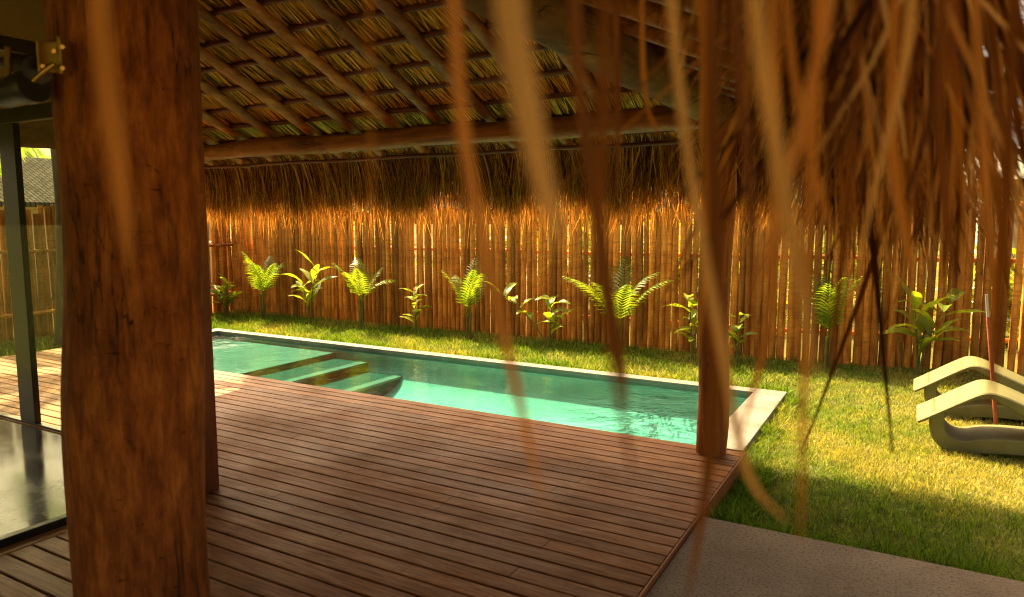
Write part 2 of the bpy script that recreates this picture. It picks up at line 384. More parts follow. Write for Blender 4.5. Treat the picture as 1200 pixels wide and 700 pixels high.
tag(ds.build('deck_underlay', M['black']), kind='structure')

# ------------------------------------------------------------------ grass
def grass(name, n, region, dryf, hgt, wid):
    x0, y0, x1, y1 = region
    P0 = np.stack([rng.uniform(x0, x1, n), rng.uniform(y0, y1, n)], 1)
    return P0
def dry_noise(x, y):
    v = .5*np.sin(x*1.7+.6*np.sin(y*2.1))+.5*np.sin(y*2.9+1.3*np.sin(x*1.9+1))+.35*np.sin(x*6.1+y*4.3)+.3*np.sin(x*11.3-y*9.1)
    return v
PTS = []
def patch(n, x0, y0, x1, y1, base, h0, h1, wfar):
    x = rng.uniform(x0, x1, n); y = rng.uniform(y0, y1, n)
    PTS.append((x, y, np.full(n, base), rng.uniform(h0, h1, n), np.full(n, wfar)))
patch(92000, -1.1, 4.58, 2.9, 8.6, .57, .022, .06, .0055)
patch(34000, -1.2, 8.6, 3.4, 11.9, .45, .025, .06, .007)
patch(5200, -1.1, 4.58, 3.2, 4.86, .12, .10, .20, .006)
patch(2600, -1.22, 6.0, -1.06, 8.75, .35, .07, .14, .006)
patch(4200, -1.11, 4.58, -.9, 6.0, .05, .05, .12, .006)
patch(42000, -13.6, 8.70, -1.2, 11.2, .15, .04, .10, .010)
patch(9000, -12.5, 8.70, -1.2, 9.0, .15, .09, .19, .012)
patch(12000, -13.6, 4.5, -11.25, 8.7, .35, .04, .08, .010)
gx = np.concatenate([a[0] for a in PTS]); gy = np.concatenate([a[1] for a in PTS]); gb = np.concatenate([a[2] for a in PTS])
gh = np.concatenate([a[3] for a in PTS]); gw = np.concatenate([a[4] for a in PTS])
n = len(gx)
an = rng.uniform(0, 2*np.pi, n); le = rng.uniform(.1, .9, n)*gh
tuft = np.sin(gx*13+3*np.sin(gy*7))*np.sin(gy*15+2*np.sin(gx*9)); gh = gh*(1+.35*tuft)
P = np.zeros((n, 3, 3)); ss = np.array([0, .55, 1.0])
for k, s_ in enumerate(ss):
    P[:, k, 0] = gx+np.cos(an)*le*s_**1.8; P[:, k, 1] = gy+np.sin(an)*le*s_**1.8; P[:, k, 2] = gh*s_*(1-.15*s_)-.004
Wd = gw[:, None]*np.array([1.0, .75, .12])[None, :]*rng.uniform(.7, 1.3, n)[:, None]
V, Q = ribbons(P, Wd)
near = np.clip((6.35-gy)/.7, 0, 1)*(gx > -1.3)*.42  # greener, darker blades paint the roof's shadow into the lawn colour
dry = np.clip(gb-near+.40*dry_noise(gx, gy)-.12*tuft+rng.normal(0, .2, n), 0, 1)  # dryness, lowered where the roof shadow is painted in
tag(np_mesh('lawn_grass', V, Q, M['grass'], attr={'dry': np.repeat(dry, 6)}), kind='stuff')

# ------------------------------------------------------------------ fences
def stake_variant(i):
    m = MB(); h = 2.33+.05*math.sin(i*2.3)+random.uniform(-.03, .03); r = random.uniform(.047, .056); n = 12
    bx, by = random.uniform(-.012, .012), random.uniform(-.01, .01)
    pts = [(bx*math.sin(k/n*3.1), by*math.sin(k/n*4+1), -.05+k*(h+.05)/n) for k in range(n+1)]
    m.tube(pts, [r*(1.04-.10*k/n) for k in range(n+1)], 9, .10, 9, i*7.7)
    me = m.build('stake', M['stake']); d = me.data; bpy.data.objects.remove(me); return d
SV = [stake_variant(i) for i in range(14)]
def fence(name, label, a, b, pitch, gap=1.0):
    a = Vector((*a, 0)); b = Vector((*b, 0)); d = b-a; L = d.length; d.normalize(); nrm = Vector((-d.y, d.x, 0))
    root = thing(name, label, 'fence', a)
    s = .05; made = []
    while s < L-.03:
        o = bpy.data.objects.new('stake', random.choice(SV)); link(o, root)
        o.location = d*s+nrm*random.uniform(-.012, .012)
        o.rotation_euler = (random.uniform(-.008, .008), random.uniform(-.014, .014), random.uniform(0, 6.28))
        k = random.uniform(.92, 1.1); o.scale = (k, k, random.uniform(.975, 1.02))
        made.append(o); s += pitch*random.choice((.93, .97, 1.0, 1.0, 1.03, 1.08, 1.16, 1.22))*gap
    if len(made) > 100:                     # the far end's stakes, past the hundred nearest, as one part
        m = MB()
        for o in made[:-100]:
            mx_ = Matrix.LocRotScale(o.location, o.rotation_euler, o.scale)
            m.add([mx_ @ v.co for v in o.data.vertices], [tuple(f.vertices) for f in o.data.polygons], True); bpy.data.objects.remove(o)
        tag(m.build('far_stakes', M['stake'], root), kind='stuff')
    for z in (.45, 1.55):
        m = MB(); m.tube([(nrm*.095+d*(L*k/8)+Vector((0, 0, z+random.uniform(-.01, .01)))) for k in range(9)], .035, 8, .1, 6, z)
        m.build('rail', M['stake'], root)
    return root
fence('stake_fence', 'tall fence of round brown stakes running along the far side of the pool', (-13.62, 11.05), (-2.0, 11.12), .100, .98)
fence('stake_fence', 'angled stretch of stake fence behind the sun loungers and dry lawn', (-2.07, 11.13), (3.6, 12.1), .105, 1.02)
fence('stake_fence', 'stake fence seen through the glass doors, beyond the left end of the pool', (-13.64, 11.02), (-13.64, 3.9), .110)

# ------------------------------------------------------------------ posts
po = MB(); n = 60
pc = (-2.215, 1.391)
pts = [(pc[0]+(-.022+.068*k/n)*.87+.008*math.sin(k*.21), pc[1]+(-.022+.068*k/n)*.49+.008*math.cos(k*.17), DZ+k*(3.15/n)) for k in range(n+1)]
po.tube(pts, [.205+.012*math.exp(-k/9)+.005*math.sin(k*.33) for k in range(n+1)], 64, .03, 2.1, 3.3, lobes=.04)
tag(po.build('round_post', M['post']), 'massive round log post standing in the left foreground, cracked orange-brown wood', 'post')
sq = MB(); sq.box((-4.52, 3.02, DZ), (-4.27, 3.27, 4.3), .012)
tag(sq.build('square_post', M['square']), 'reddish square timber post half hidden behind the massive log post', 'post')
cp = MB(); n = 34
pts = [(-1.395+.01*math.sin(k*.3), 5.83+.01*math.cos(k*.23), DZ+k*(2.70/n)) for k in range(n+1)]
cp.tube(pts, [.126+.004*math.sin(k*.5) for k in range(n+1)], 28, .05, 3, 9.1, lobes=.06)
tag(cp.build('corner_post', M['corner_post']), 'round orange-brown post on the deck corner by the near end of the pool', 'post')

# ------------------------------------------------------------------ thatched roof
roof = thing('thatched_roof', 'large palm thatch roof on log rafters with shaggy straw eaves over the deck', 'roof', (0, 0, 0))
SL = .43; XR, YR = -1.40, 5.85; XL, YN = -8.3, -2.2; Z0 = 3.16
EX = [(-6, .02), (0, .02), (1.5, -.03), (3, -.12), (4.2, -.25), (5.2, -.45), (5.9, -.75), (6.3, -1.05), (6.62, -1.5)]
def xmax(y):
    return float(np.interp(y, [e[0] for e in EX], [e[1] for e in EX]))
def zroof(x, y):
    return min(Z0+SL*(YR-y), Z0+SL*(XR-x), Z0+SL*(x-XL), Z0+SL*(y-YN))
# closed shell (underside and top)
nu, nv = 70, 70
bm = MB(); vs = []
for lay in (0, 1):
    for j in range(nv+1):
        y = -2.95+(6.62+2.95)*j/nv
        for i in range(nu+1):
            x = -8.95+(xmax(y)+8.95)*i/nu
            vs.append((x, y, zroof(x, y)+.055+(.30 if lay else 0)+.02*noise.noise(Vector((x*3, y*3, lay)))))
W1 = nu+1; T0 = W1*(nv+1); fs = []
for j in range(nv):
    for i in range(nu):
        a = j*W1+i; fs.append((a, a+W1, a+W1+1, a+1)); b = a+T0; fs.append((b, b+1, b+W1+1, b+W1))
for i in range(nu):
    a = i; fs.append((a, a+1, a+1+T0, a+T0)); a = nv*W1+i; fs.append((a, a+T0, a+1+T0, a+1))
for j in range(nv):
    a = j*W1; fs.append((a, a+T0, a+W1+T0, a+W1)); a = j*W1+nu; fs.append((a, a+W1, a+W1+T0, a+T0))
bm.add(vs, fs, True); bm.build('thatch_backing', M['backing'], roof)

# eave beam, side beam, hip log
m = MB(); n = 40
m.tube([(-8.93+k*(7.78/n), YR+.02*math.sin(k*.4), 2.925+.012*math.sin(k*.55+1)) for k in range(n+1)], [.098+.006*math.sin(k*.6) for k in range(n+1)], 16, .08, 4, 2)
m.build('eave_beam', M['beam'], roof)
m = MB(); n = 30
m.tube([(XR-.02, 6.25-k*(7.6/n), 2.98+.012*math.sin(k*.5)+.015*k/n) for k in range(n+1)], [.145+.012*math.sin(k*.35+1) for k in range(n+1)], 20, .12, 5, 4)
m.build('side_beam', M['mossy'], roof)
m = MB(); n = 24; ln = 3.7
m.tube([(XR+.35-ln*1.05*k/n, YR+.35-ln*1.05*k/n, 3.075-.35*SL+ln*1.05*SL*k/n) for k in range(n+1)], [.072+.006*math.sin(k*.6) for k in range(n+1)], 14, .08, 5, 6)
m.build('hip_log', M['rafter'], roof)
m = MB(); m.tube([(-5.15, 2.68, 4.40), (-4.85, 2.68, 4.41), (-4.55, 2.68, 4.40)], .08, 12, .06, 4); m.build('ridge_log', M['rafter'], roof)
# rafters of the pool side: each its own part
def rafter_mesh(y0, y1, x, zoff, i):
    m = MB(); n = 18
    pts = []
    for k in range(n+1):
        y = y1+(y0-y1)*k/n
        pts.append((x+.012*math.sin(k*.4+i)+.01*math.sin(i*3.3)*k/n, y, Z0+SL*(YR-y)-.058+.008*math.sin(k*.5+i*2)))
    m.tube(pts, [.05+.004*math.sin(k*.4+i) for k in range(n+1)], 11, .10, 6, i*3.1)
    return m
xs = [-8.8+.578*k for k in range(14)]
for i, x in enumerate(xs):
    tl = max(2.8, YR-(XR-x)+.06) if x > -4.7 else (2.8 if x > -5.2 else max(2.8, YR-(x-XL)+.06))
    tl = min(tl, 5.5)
    rafter_mesh(tl, 6.47+random.uniform(-.05, .04), x, 0, i).build('rafter', M['rafter'], roof)
for i, y in enumerate([5.2, 4.6, 4.0, 3.4, 2.8, 2.2, 1.6, 1.0, .4]):
    m = MB(); n = 14; x1 = min(xmax(y)-.12, -.15); x0 = max(XR-(YR-y)+.06, XR-(y-YN)+.06, -4.5)
    m.tube([(x1+(x0-x1)*k/n, y+.012*math.sin(k*.5+i), Z0+SL*(XR-(x1+(x0-x1)*k/n))-.058) for k in range(n+1)], .048, 10, .1, 6, i*5.5)
    m.build('rafter', M['rafter'], roof)
# battens across the rafters, pool side then garden side
bat_y = []
y = 6.42
while y > 2.8: bat_y.append(y); y -= .31
for i, y in enumerate(bat_y):
    xe = min(XR-(YR-y)-.02, xmax(y)-.1) if y < YR else xmax(y)-.12
    m = MB(); n = 22; x0 = -8.93
    r = .028 if i else .03
    m.tube([(x0+(xe-x0)*k/n, y+.012*math.sin(k*.7+i), Z0+SL*(YR-y)+.012+.006*math.sin(k*.9+i*2)) for k in range(n+1)], r, 7, .12, 7, i)
    m.build('batten', M['batten'], roof)
m = MB(); m.tube([(-8.93+k*.36, 6.40+.01*math.sin(k*.8), Z0+SL*(YR-6.40)-.125+.006*math.sin(k*1.3)) for k in range(22)], .02, 8, .1, 6, 3); m.build('tie_pole', M['batten'], roof)
bat_x = []
x = -.35
while x > -4.5: bat_x.append(x); x -= .31
for i, x in enumerate(bat_x):
    m = MB(); n = 16; ye = min(YR-(XR-x)-.05 if x < XR else 5.2, 5.9); y0 = -.3
    m.tube([(x+.012*math.sin(k*.7+i), y0+(ye-y0)*k/n, Z0+SL*(XR-x)+.012) for k in range(n+1)], .021, 7, .12, 7, i+50)
    m.build('batten', M['batten'], roof)

# underside straw, laid in overlapping courses (one part)
PL = []; WL = []
def course(n, u0, u1, v0, side):
    """straws of one course: hung from batten line v0 and lying down-slope below it"""
    u = rng.uniform(u0, u1, n); L = rng.uniform(.25, .46, n); K = 4
    P = np.zeros((n, K, 3)); lean = rng.normal(0, .10, n)+.10*np.sin(u*3.1)+.06
    off = rng.uniform(.008, .045, n)
    for k in range(K):
        s = k/(K-1); v = v0+L*s-.05
        uu = u+lean*L*s+rng.normal(0, .004, n)
        z = Z0-SL*(v-(YR if side == 'y' else XR))+off+.026-.028*s*(L/.3)
        if side == 'y': P[:, k, 0], P[:, k, 1] = uu, v
        else: P[:, k, 0], P[:, k, 1] = v, uu
        P[:, k, 2] = z
    PL.append(P); WL.append(np.repeat(rng.uniform(.006, .015, n)[:, None], K, 1)*np.array([1, 1, .9, .35])[None, :])
for y in bat_y+[2.72, 6.6]:
    xe = XR-(YR-y)+.15 if y < YR else xmax(min(y, 6.5))
    course(int(125*(xe+8.9)), -8.9, xe, y-.22, 'y')
for x in bat_x:
    ye = min(YR-(XR-x)+.15, 6.0)
    course(int(110*(ye+.4)), -.4, ye, x-.22, 'x')
P = np.concatenate(PL); W_ = np.concatenate(WL)
sd = np.tile(np.array([[1., 0, 0]]), (len(P), 1)); sd[:, :] += rng.normal(0, .35, (len(P), 3))
nY = sum(len(a) for a in PL[:len(bat_y)+2]); sd[nY:, 0] -= 1; sd[nY:, 1] += 1
V, Q = ribbons(P, W_, sd)
tag(np_mesh('roof_straw', V, Q, M['thatch'], roof), kind='stuff')

# hanging fringe of the pool side
def fringe(n, root, outdir, L, w, droop, K=7, curlv=.07, extra=0.0):
    P = np.zeros((n, K, 3)); th = rng.normal(0, .05, n)
    side = np.stack([-outdir[:, 1], outdir[:, 0], np.zeros(n)], 1)
    curl = extra+rng.normal(0, curlv, n)+.06*np.sin(root[:, 0]*5.2+root[:, 1]*4.1)
    for k in range(K):
        s = k/(K-1)
        o = L*(.62*s-.30*s*s)*droop; dz = -L*(.30*s+.58*s*s)
        P[:, k] = root+outdir*o[:, None]+side*(curl*L*s*s*1.4+rng.normal(0, .003, n))[:, None]
        P[:, k, 2] += dz
    Wd = w[:, None]*np.array([1, 1, 1, .95, .8, .55, .15][:K])[None, :]
    return P, Wd
n = 13000
x = rng.uniform(-8.98, -1.05, n); lay = rng.uniform(0, 1, n)
y = 6.42+.27*lay; zz = Z0+SL*(YR-y)+.05+rng.uniform(-.01, .16, n)*(.3+.7*lay)
clump = .06*np.sin(x*4.3)+.05*np.sin(x*9.7+1)+.05*np.sin(x*21)
L = np.clip(.80+clump+rng.normal(0, .08, n), .4, 1.1)
od = np.stack([rng.normal(.05, .14, n)+.10*np.sin(x*2.7)+.22*np.sin(x*13+2*np.sin(x*5)), np.ones(n), np.zeros(n)], 1)
P1, W1_ = fringe(n, np.stack([x, y, zz], 1), od, L, rng.uniform(.005, .016, n), rng.uniform(.7, 1.25, n))
V, Q = ribbons(P1, W1_)
tag(np_mesh('eave_fringe', V, Q, M['fringe'], roof), kind='stuff')
n = 2600                                         # loose straws past the cut edge, sunlight put into their pale colour
x = rng.uniform(-8.98, -1.0, n); y = rng.uniform(6.45, 6.72, n); zz = Z0+SL*(YR-y)+rng.uniform(.02, .14, n)
L = np.clip(.98+.07*np.sin(x*7)+rng.normal(0, .10, n), .6, 1.35)
od = np.stack([rng.normal(0, .3, n), np.ones(n), np.zeros(n)], 1)
P1, W1_ = fringe(n, np.stack([x, y, zz], 1), od, L, rng.uniform(.005, .012, n), rng.uniform(.7, 1.3, n), curlv=.13)
V, Q = ribbons(P1, W1_)
tag(np_mesh('sunlit_loose_straw', V, Q, M['tips'], roof), kind='stuff')

# garden-side fringe: longer dry palm strips
nc = 330; cy_ = rng.uniform(1.0, 6.5, nc); cy_ = np.where(rng.uniform(0, 1, nc) < .35, rng.uniform(1.7, 4.0, nc), cy_)
co_ = rng.uniform(-.02, .42, nc)**1.3; cc_ = rng.normal(0, .26, nc); cl_ = rng.normal(0, .11, nc); cd_ = rng.normal(.1, .4, nc)
n = 9500; ci = rng.integers(0, nc, n)
y = cy_[ci]+rng.normal(0, .05, n); xm = np.interp(y, [e[0] for e in EX], [e[1] for e in EX])
x = xm-np.clip(co_[ci]+rng.normal(0, .03, n), -.03, .45)
keep = (x > -.2507*y-.12*rng.uniform(0, 1, n)) 
keep &= (x < .016*y-.03) | (rng.uniform(0, 1, n) < .05)
x, y, xm, ci = x[keep], y[keep], xm[keep], ci[keep]; n = len(x)
zz = Z0+SL*(XR-x)+.04+rng.uniform(0, .12, n)
L = np.clip(.60+1.15*cl_[ci]+rng.normal(0, .10, n), .25, .82); lg = rng.uniform(0, 1, n) < .045; L = np.where(lg, L+rng.uniform(.06, .40, n), L)
od = np.stack([np.ones(n), cd_[ci]+rng.normal(0, .15, n), np.zeros(n)], 1)
P2, W2_ = fringe(n, np.stack([x, y, zz], 1), od, L, rng.uniform(.004, .015, n)*np.where(rng.uniform(0, 1, n) < .12, 1.6, 1), rng.uniform(.1, .75, n), curlv=.11, extra=cc_[ci])
V, Q = ribbons(P2, W2_)
tag(np_mesh('garden_fringe', V, Q, M['strand'], roof), kind='stuff')

# single long strips hanging close to the camera, each its own part
def strip(pts, wpx, depth, colour, tilt=0.0):
    K = len(pts); C = [at_depth(px, py, depth+(dd[0] if dd else 0)) for (px, py, *dd) in pts]
    top = C[0].copy(); z_top = Z0+SL*(XR-top.x)+.03
    if top.z < z_top: C = [Vector((top.x-.02, top.y+.02, max(top.z+.1, min(z_top, 2.78)))), C[0]+(C[0]-C[1])*.02+Vector((0, 0, 0))]+C[1:]
    # resample smoothly
    A = np.array([c[:] for c in C]); tt = np.linspace(0, 1, len(A)); tn = np.linspace(0, 1, 16)
    PP = np.stack([np.interp(tn, tt, A[:, j]) for j in range(3)], 1)
    for _ in range(3): PP[1:-1] = .25*PP[:-2]+.5*PP[1:-1]+.25*PP[2:]
    w = wpx/F*depth
    W = w*np.interp(tn, [0, .1, .6, .9, 1], [.7, 1, 1, .6, .12])
    vd = ray(*pts[0][:2]); a = math.atan2(vd.y, vd.x)+math.pi/2+tilt
    V, Q = ribbons(PP[None], W[None], np.array([[math.cos(a), math.sin(a), 0]]), .12)
    np_mesh('palm_strip', V, Q, M['strip_'+colour], roof)
STR = [   # picture path, width there, distance, colour
 ([(112, -40), (122, 90), (140, 210), (152, 320)], 24, .34, 'o'),
 ([(528, -40), (536, 90), (550, 210), (575, 320), (602, 440), (640, 600)], 18, .36, 'o'),
 ([(588, -40), (604, 70), (630, 190), (655, 290)], 36, .28, 't'),
 ([(668, -40), (680, 120), (700, 260), (722, 380), (736, 470)], 15, .44, 'd'),
 ([(712, -40), (706, 150), (700, 300), (716, 420), (742, 560)], 17, .32, 'd'),
 ([(722, -40), (723, 60), (725, 160), (722, 245)], 7, .95, 'd'),
 ([(752, -40), (752, 60), (757, 130), (772, 158)], 6, .85, 'o'),
 ([(832, -40), (834, 160), (842, 330), (838, 480), (828, 580), (806, 700)], 16, .46, 'd'),
 ([(818, -40), (830, 120), (826, 300), (818, 420)], 10, .7, 'o'),
 ([(872, -40), (898, 110), (920, 240), (937, 330), (955, 440)], 20, .33, 't'),
 ([(985, -40), (952, 100), (915, 240), (885, 350)], 14, .40, 'o'),
 ([(905, -40), (912, 250), (905, 380), (868, 510)], 12, .50, 'o'),
 ([(962, -40), (948, 250), (942, 420), (938, 640)], 11, .40, 'o'),
 ([(1010, -40), (1000, 150), (985, 330), (970, 440)], 8, .8, 'd'),
 ([(1052, -40), (1040, 160), (1060, 270), (1070, 330)], 11, .6, 'o'),
 ([(1105, -40), (1098, 130), (1110, 260), (1122, 350)], 13, .5, 'd'),
 ([(1190, -40), (1182, 150), (1172, 330), (1160, 480)], 16, .42, 'd'),
 ([(1140, -40), (1150, 120), (1160, 280), (1168, 400)], 10, .55, 'o'),
 ([(915, -40), (930, 100), (958, 220), (985, 300)], 10, .5, 'o'),
 ([(1075, -40), (1060, 90), (1028, 200), (1008, 300)], 10, .55, 't'),
 ([(858, -40), (872, 160), (884, 260), (880, 420)], 12, .48, 'd'),
 ([(432, -40), (434, 130), (437, 300), (441, 400)], 3, .40, 'o'),
 ([(772, -60), (805, 200), (852, 440), (870, 552), (892, 588), (925, 612)], 11, .42, 't'),
]
for pts, wpx, d, c in STR: strip(pts, wpx, d, c, tilt=random.uniform(-.5, .5))

# ------------------------------------------------------------------ glazed room on the left
def st(mb, name, m): return tag(mb.build(name, m), kind='structure')
m = MB(); m.box((-9.6, -2.6, .02), (-4.72, 3.44, DZ-.005)); st(m, 'room_floor', M['floor'])
m = MB(); m.box((-9.6, -2.6, 3.36), (-4.74, 3.42, 3.42)); st(m, 'room_ceiling', M['ochre'])
m = MB(); m.box((-4.70, -2.6, 3.15), (-4.60, 3.0, 3.9)); m.box((-9.6, 3.46, 3.13), (-4.62, 3.54, 3.7)); st(m, 'upper_wall', M['ochre'])
m = MB(); m.box((-9.7, -2.6, .02), (-9.6, 1.2, 3.36)); st(m, 'room_wall', M['ochre'])
gd = thing('glass_door', 'dark framed glass door along the deck, to the left of the massive log post', 'door', (-4.64, 0, DZ))
def gp(mb, name, mm, par, off): o = mb.build(name, mm, par); o.matrix_parent_inverse = Matrix.Translation([-c for c in off]); return o
o_ = (-4.64, 0, DZ)
m = MB(); m.box((-4.67, -2.6, DZ-.01), (-4.61, 2.98, DZ+.05), .004); m.box((-4.67, -2.6, 3.07), (-4.61, 3.0, 3.147), .004)
m.box((-4.665, 2.9, DZ+.052), (-4.615, 2.98, 3.068), .004)
m.box((-4.665, 1.0, DZ+.052), (-4.615, 1.08, 3.068), .004)
gp(m, 'frame', M['frame'], gd, o_)
m = MB(); m.box((-4.643, 1.083, DZ+.053), (-4.637, 2.897, 3.067)); gp(m, 'pane', M['glass'], gd, o_)
m = MB(); m.box((-4.60, -2.6, .02), (-4.50, 3.0, DZ-.03+.035), .004); gp(m, 'sill', M['sill'], gd, o_)
gd2 = thing('glass_door', 'dark framed glass door on the far side of the room, looking out to the pool end', 'door', (-7, 3.5, DZ))
o_ = (-7, 3.5, DZ)
m = MB(); m.box((-9.6, 3.47, DZ-.1), (-4.70, 3.53, DZ+.02), .004); m.box((-9.6, 3.47, 2.97), (-4.68, 3.53, 3.10), .004)
for x in (-9.55, -7.26, -4.85): m.box((x-.13, 3.472, DZ+.022), (x+.13 if x > -7.3 and x < -7 else x+.05, 3.528, 2.968), .004)
gp(m, 'frame', M['frame'], gd2, o_)
m = MB(); m.box((-9.49, 3.497, DZ+.023), (-7.395, 3.503, 2.967)); m.box((-7.125, 3.497, DZ+.023), (-4.985, 3.503, 2.967)); gp(m, 'pane', M['glass'], gd2, o_)

# spotlight clamped to the log post
sp = thing('spotlight', 'small black twin spotlight on a brass clamp fixed to the log post', 'lamp', (-2.34, 1.24, 2.6))
o_ = (-2.34, 1.24, 2.6)
def P_(x, y, d=1.985): return at_depth(x, y, d)
ex = (P_(80, 60)-P_(40, 60)).normalized(); ez = Vector((0, 0, 1)); ey = ex.cross(ez)
def obox(mb, c, sx, sy, sz, bev=.003):
    t_ = MB(); t_.box((-sx/2, -sy/2, -sz/2), (sx/2, sy/2, sz/2), bev)
    mb.add([c+ex*v[0]+ey*v[1]+ez*v[2] for v in t_.v], t_.f)
m = MB(); obox(m, P_(76, 67), .012, .05, .10); obox(m, P_(51, 68), .008, .05, .085); obox(m, P_(64, 67), .06, .006, .085)
gp(m, 'clamp', M['brass'], sp, o_)
m = MB()
for px, py in ((73, 55), (73, 80), (50, 78), (63, 60)): m.tube([P_(px, py, 1.985), P_(px, py, 1.95)], .006, 8)
gp(m, 'bolt', M['brass'], sp, o_)
m = MB(); m.tube([P_(64, 75, 1.95), P_(52, 84, 1.95), P_(40, 95, 1.96)], .008, 10); gp(m, 'arm', M['brass'], sp, o_)
m = MB(); m.tube([P_(9, 56, 2.0), P_(10, 90, 2.0)], .009, 10); gp(m, 'arm', M['brass'], sp, o_)
for (xa, ya, xb, yb, r) in ((14, 75, 44, 82, .036), (2, 112, 40, 100, .042)):
    m = MB(); a_, b_ = P_(xa, ya, 2.06), P_(xb, yb, 1.99); q = [a_+(b_-a_)*k for k in (0, .15, .7, .78, 1.0)]
    m.tube(q, [r*.75, r*.95, r, r*1.12, r*1.12], 18); m.tube([a_-(b_-a_)*.25, a_], r*.5, 12); gp(m, 'lamp_head', M['black'], sp, o_)

# ------------------------------------------------------------------ sun loungers
def lounger():
    root = thing('sun_lounger', 'x', 'sun lounger', (0, 0, 0), 0, 'sculpted resin loungers on the lawn')
    def ribbon(line, th, y0, y1, name, curve=2):
        A = np.array(line, float)
        for _ in range(curve):                      # Chaikin
            a = A[:-1]*.75+A[1:]*.25; b = A[:-1]*.25+A[1:]*.75
            A = np.concatenate([A[:1], np.stack([a, b], 1).reshape(-1, 2), A[-1:]])
        T = np.gradient(A, axis=0); T /= np.linalg.norm(T, axis=1, keepdims=True); Nn = np.stack([-T[:, 1], T[:, 0]], 1)
        tA = np.interp(np.linspace(0, 1, len(A)), np.linspace(0, 1, len(th)), th)[:, None]
        up, lo = A+Nn*0, A-Nn*tA
        m = MB(); n = len(A); c = .012
        ys = [(y0, 0), (y0+c, 1), (y1-c, 1), (y1, 0)]
        vs = []
        for i in range(n):
            d = (up[i]-lo[i]); d = d/np.linalg.norm(d)*c
            for (yv, e) in ((y0, 0), (y0+c, 1), (y1-c, 1), (y1, 0)): q = up[i]-d*(1-e); vs.append((q[0], yv, q[1]))
            for (yv, e) in ((y1, 0), (y1-c, 1), (y0+c, 1), (y0, 0)): q = lo[i]+d*(1-e); vs.append((q[0], yv, q[1]))
        fs = []
        for i in range(n-1):
            for k in range(8): fs.append((i*8+k, (i+1)*8+k, (i+1)*8+(k+1) % 8, i*8+(k+1) % 8))
        fs.append(tuple(range(8))); fs.append(tuple(range((n-1)*8+7, (n-1)*8-1, -1)))
        m.add(vs, fs, False); o = m.build(name, M['resin'], root)
        return o
    ribbon([(-.50, .265), (-.42, .315), (-.06, .555), (.02, .590), (.12, .585), (.36, .485), (.70, .33), (.95, .28), (1.15, .33), (1.35, .36), (1.60, .27)], [.032, .036, .05, .10, .12, .10, .08], -.31, .31, 'body')
    ribbon([(-.27, .345), (-.29, .25), (-.25, .14), (-.13, .10), (.05, .165), (.4, .19), (.9, .17), (1.2, .20), (1.32, .30)], [.10, .11, .13, .125, .14, .14, .13, .12, .10], -.27, .27, 'base')
    return root
l1 = lounger(); l1.location = (.60, 7.71, 0); l1['label'] = 'nearer pale green resin sun lounger, its curved base seen whole at the right edge'
l2 = copy_tree(l1); l2.location = (.57, 9.05, 0); l2['label'] = 'farther pale green sun lounger, partly hidden behind the nearer one'
pp = thing('garden_pole', 'slim reddish pole with bare metal tip stuck in the lawn behind the nearer lounger', 'pole', (.83, 8.61, 0))
m = MB(); m.tube([(0, 0, -.05), (-.08, .0, .6), (-.145, .01, 1.12)], [.022, .02, .018], 12); m.build('shaft', M['pole'], pp)
m = MB(); m.tube([(-.145, .01, 1.12), (-.172, .01, 1.35)], [.016, .014], 12); m.build('tip', M['pole_tip'], pp)

# ------------------------------------------------------------------ plants
def blade_leaf(length, width, n=9, droop=.5, fold=.15, wave=0.0):
    """leaf along +X with droop; returns verts, faces"""
    vs = []; fs = []
    ang = 0.0; x = z = 0.0
    for i in range(n):
        s = i/(n-1)
        w = width*(math.sin(math.pi*min(1, s*.92+.06))**.75)*(1-.25*s)
        if i == n-1: w = .002
        for k, u in enumerate((-1, -.5, 0, .5, 1)):
            vs.append((x, u*w/2, z+abs(u)*w*fold+wave*math.sin(s*9+u*2)*w*.1))
        ang -= droop/(n-1); x += length/(n-1)*math.cos(ang+.2); z += length/(n-1)*math.sin(ang+.2)
    for i in range(n-1):
        for k in range(4): a = i*5+k; fs.append((a, a+1, a+6, a+5))
    return vs, fs
def place(vs, pos, az, pitch_, roll=0.0):
    M_ = Matrix.Translation(pos) @ Matrix.Rotation(az, 4, 'Z') @ Matrix.Rotation(-pitch_, 4, 'Y') @ Matrix.Rotation(roll, 4, 'X')
    return [M_ @ Vector(v) for v in vs]
def broad_plant(name, label, cat, base, stalks, leafL, leafW, rnd, flower=False):
    root = thing(name, label, cat, base); rr = random.Random(rnd)
    for (dx, dy, h, nl) in stalks:
        pts = [(0, 0, -.03), (dx*.25, dy*.3, h*.4), (dx*.6, dy*.6, h*.75), (dx, dy, h)]
        m = MB(); m.tube(pts, [.016, .013, .010, .006], 8); m.build('stalk', M['stem'], root)
        for j in range(nl):
            s = .30+.70*(j+.5)/nl; k = s*3; i = min(2, int(k)); f = k-i
            p = Vector(pts[i]).lerp(Vector(pts[i+1]), f)
            az = j*2.4+rr.uniform(-.5, .5)+rnd; L = leafL*rr.uniform(.75, 1.2)
            vs, fs = blade_leaf(L, leafW*rr.uniform(.8, 1.2), droop=rr.uniform(.5, 1.3), wave=.8)
            m = MB(); m.add(place(vs, p, az, rr.uniform(.35, 1.05), rr.uniform(-.4, .4)), fs, True); m.build('leaf', M['leaf'], root)
        if flower:
            m = MB()
            for q in range(7):
                vs, fs = blade_leaf(.09, .03, 5); m.add(place(vs, Vector((dx, dy, h)), q*.9, rr.uniform(.3, 1.2)), fs, True)
            m.build('flower', M['flower'], root)
    return root
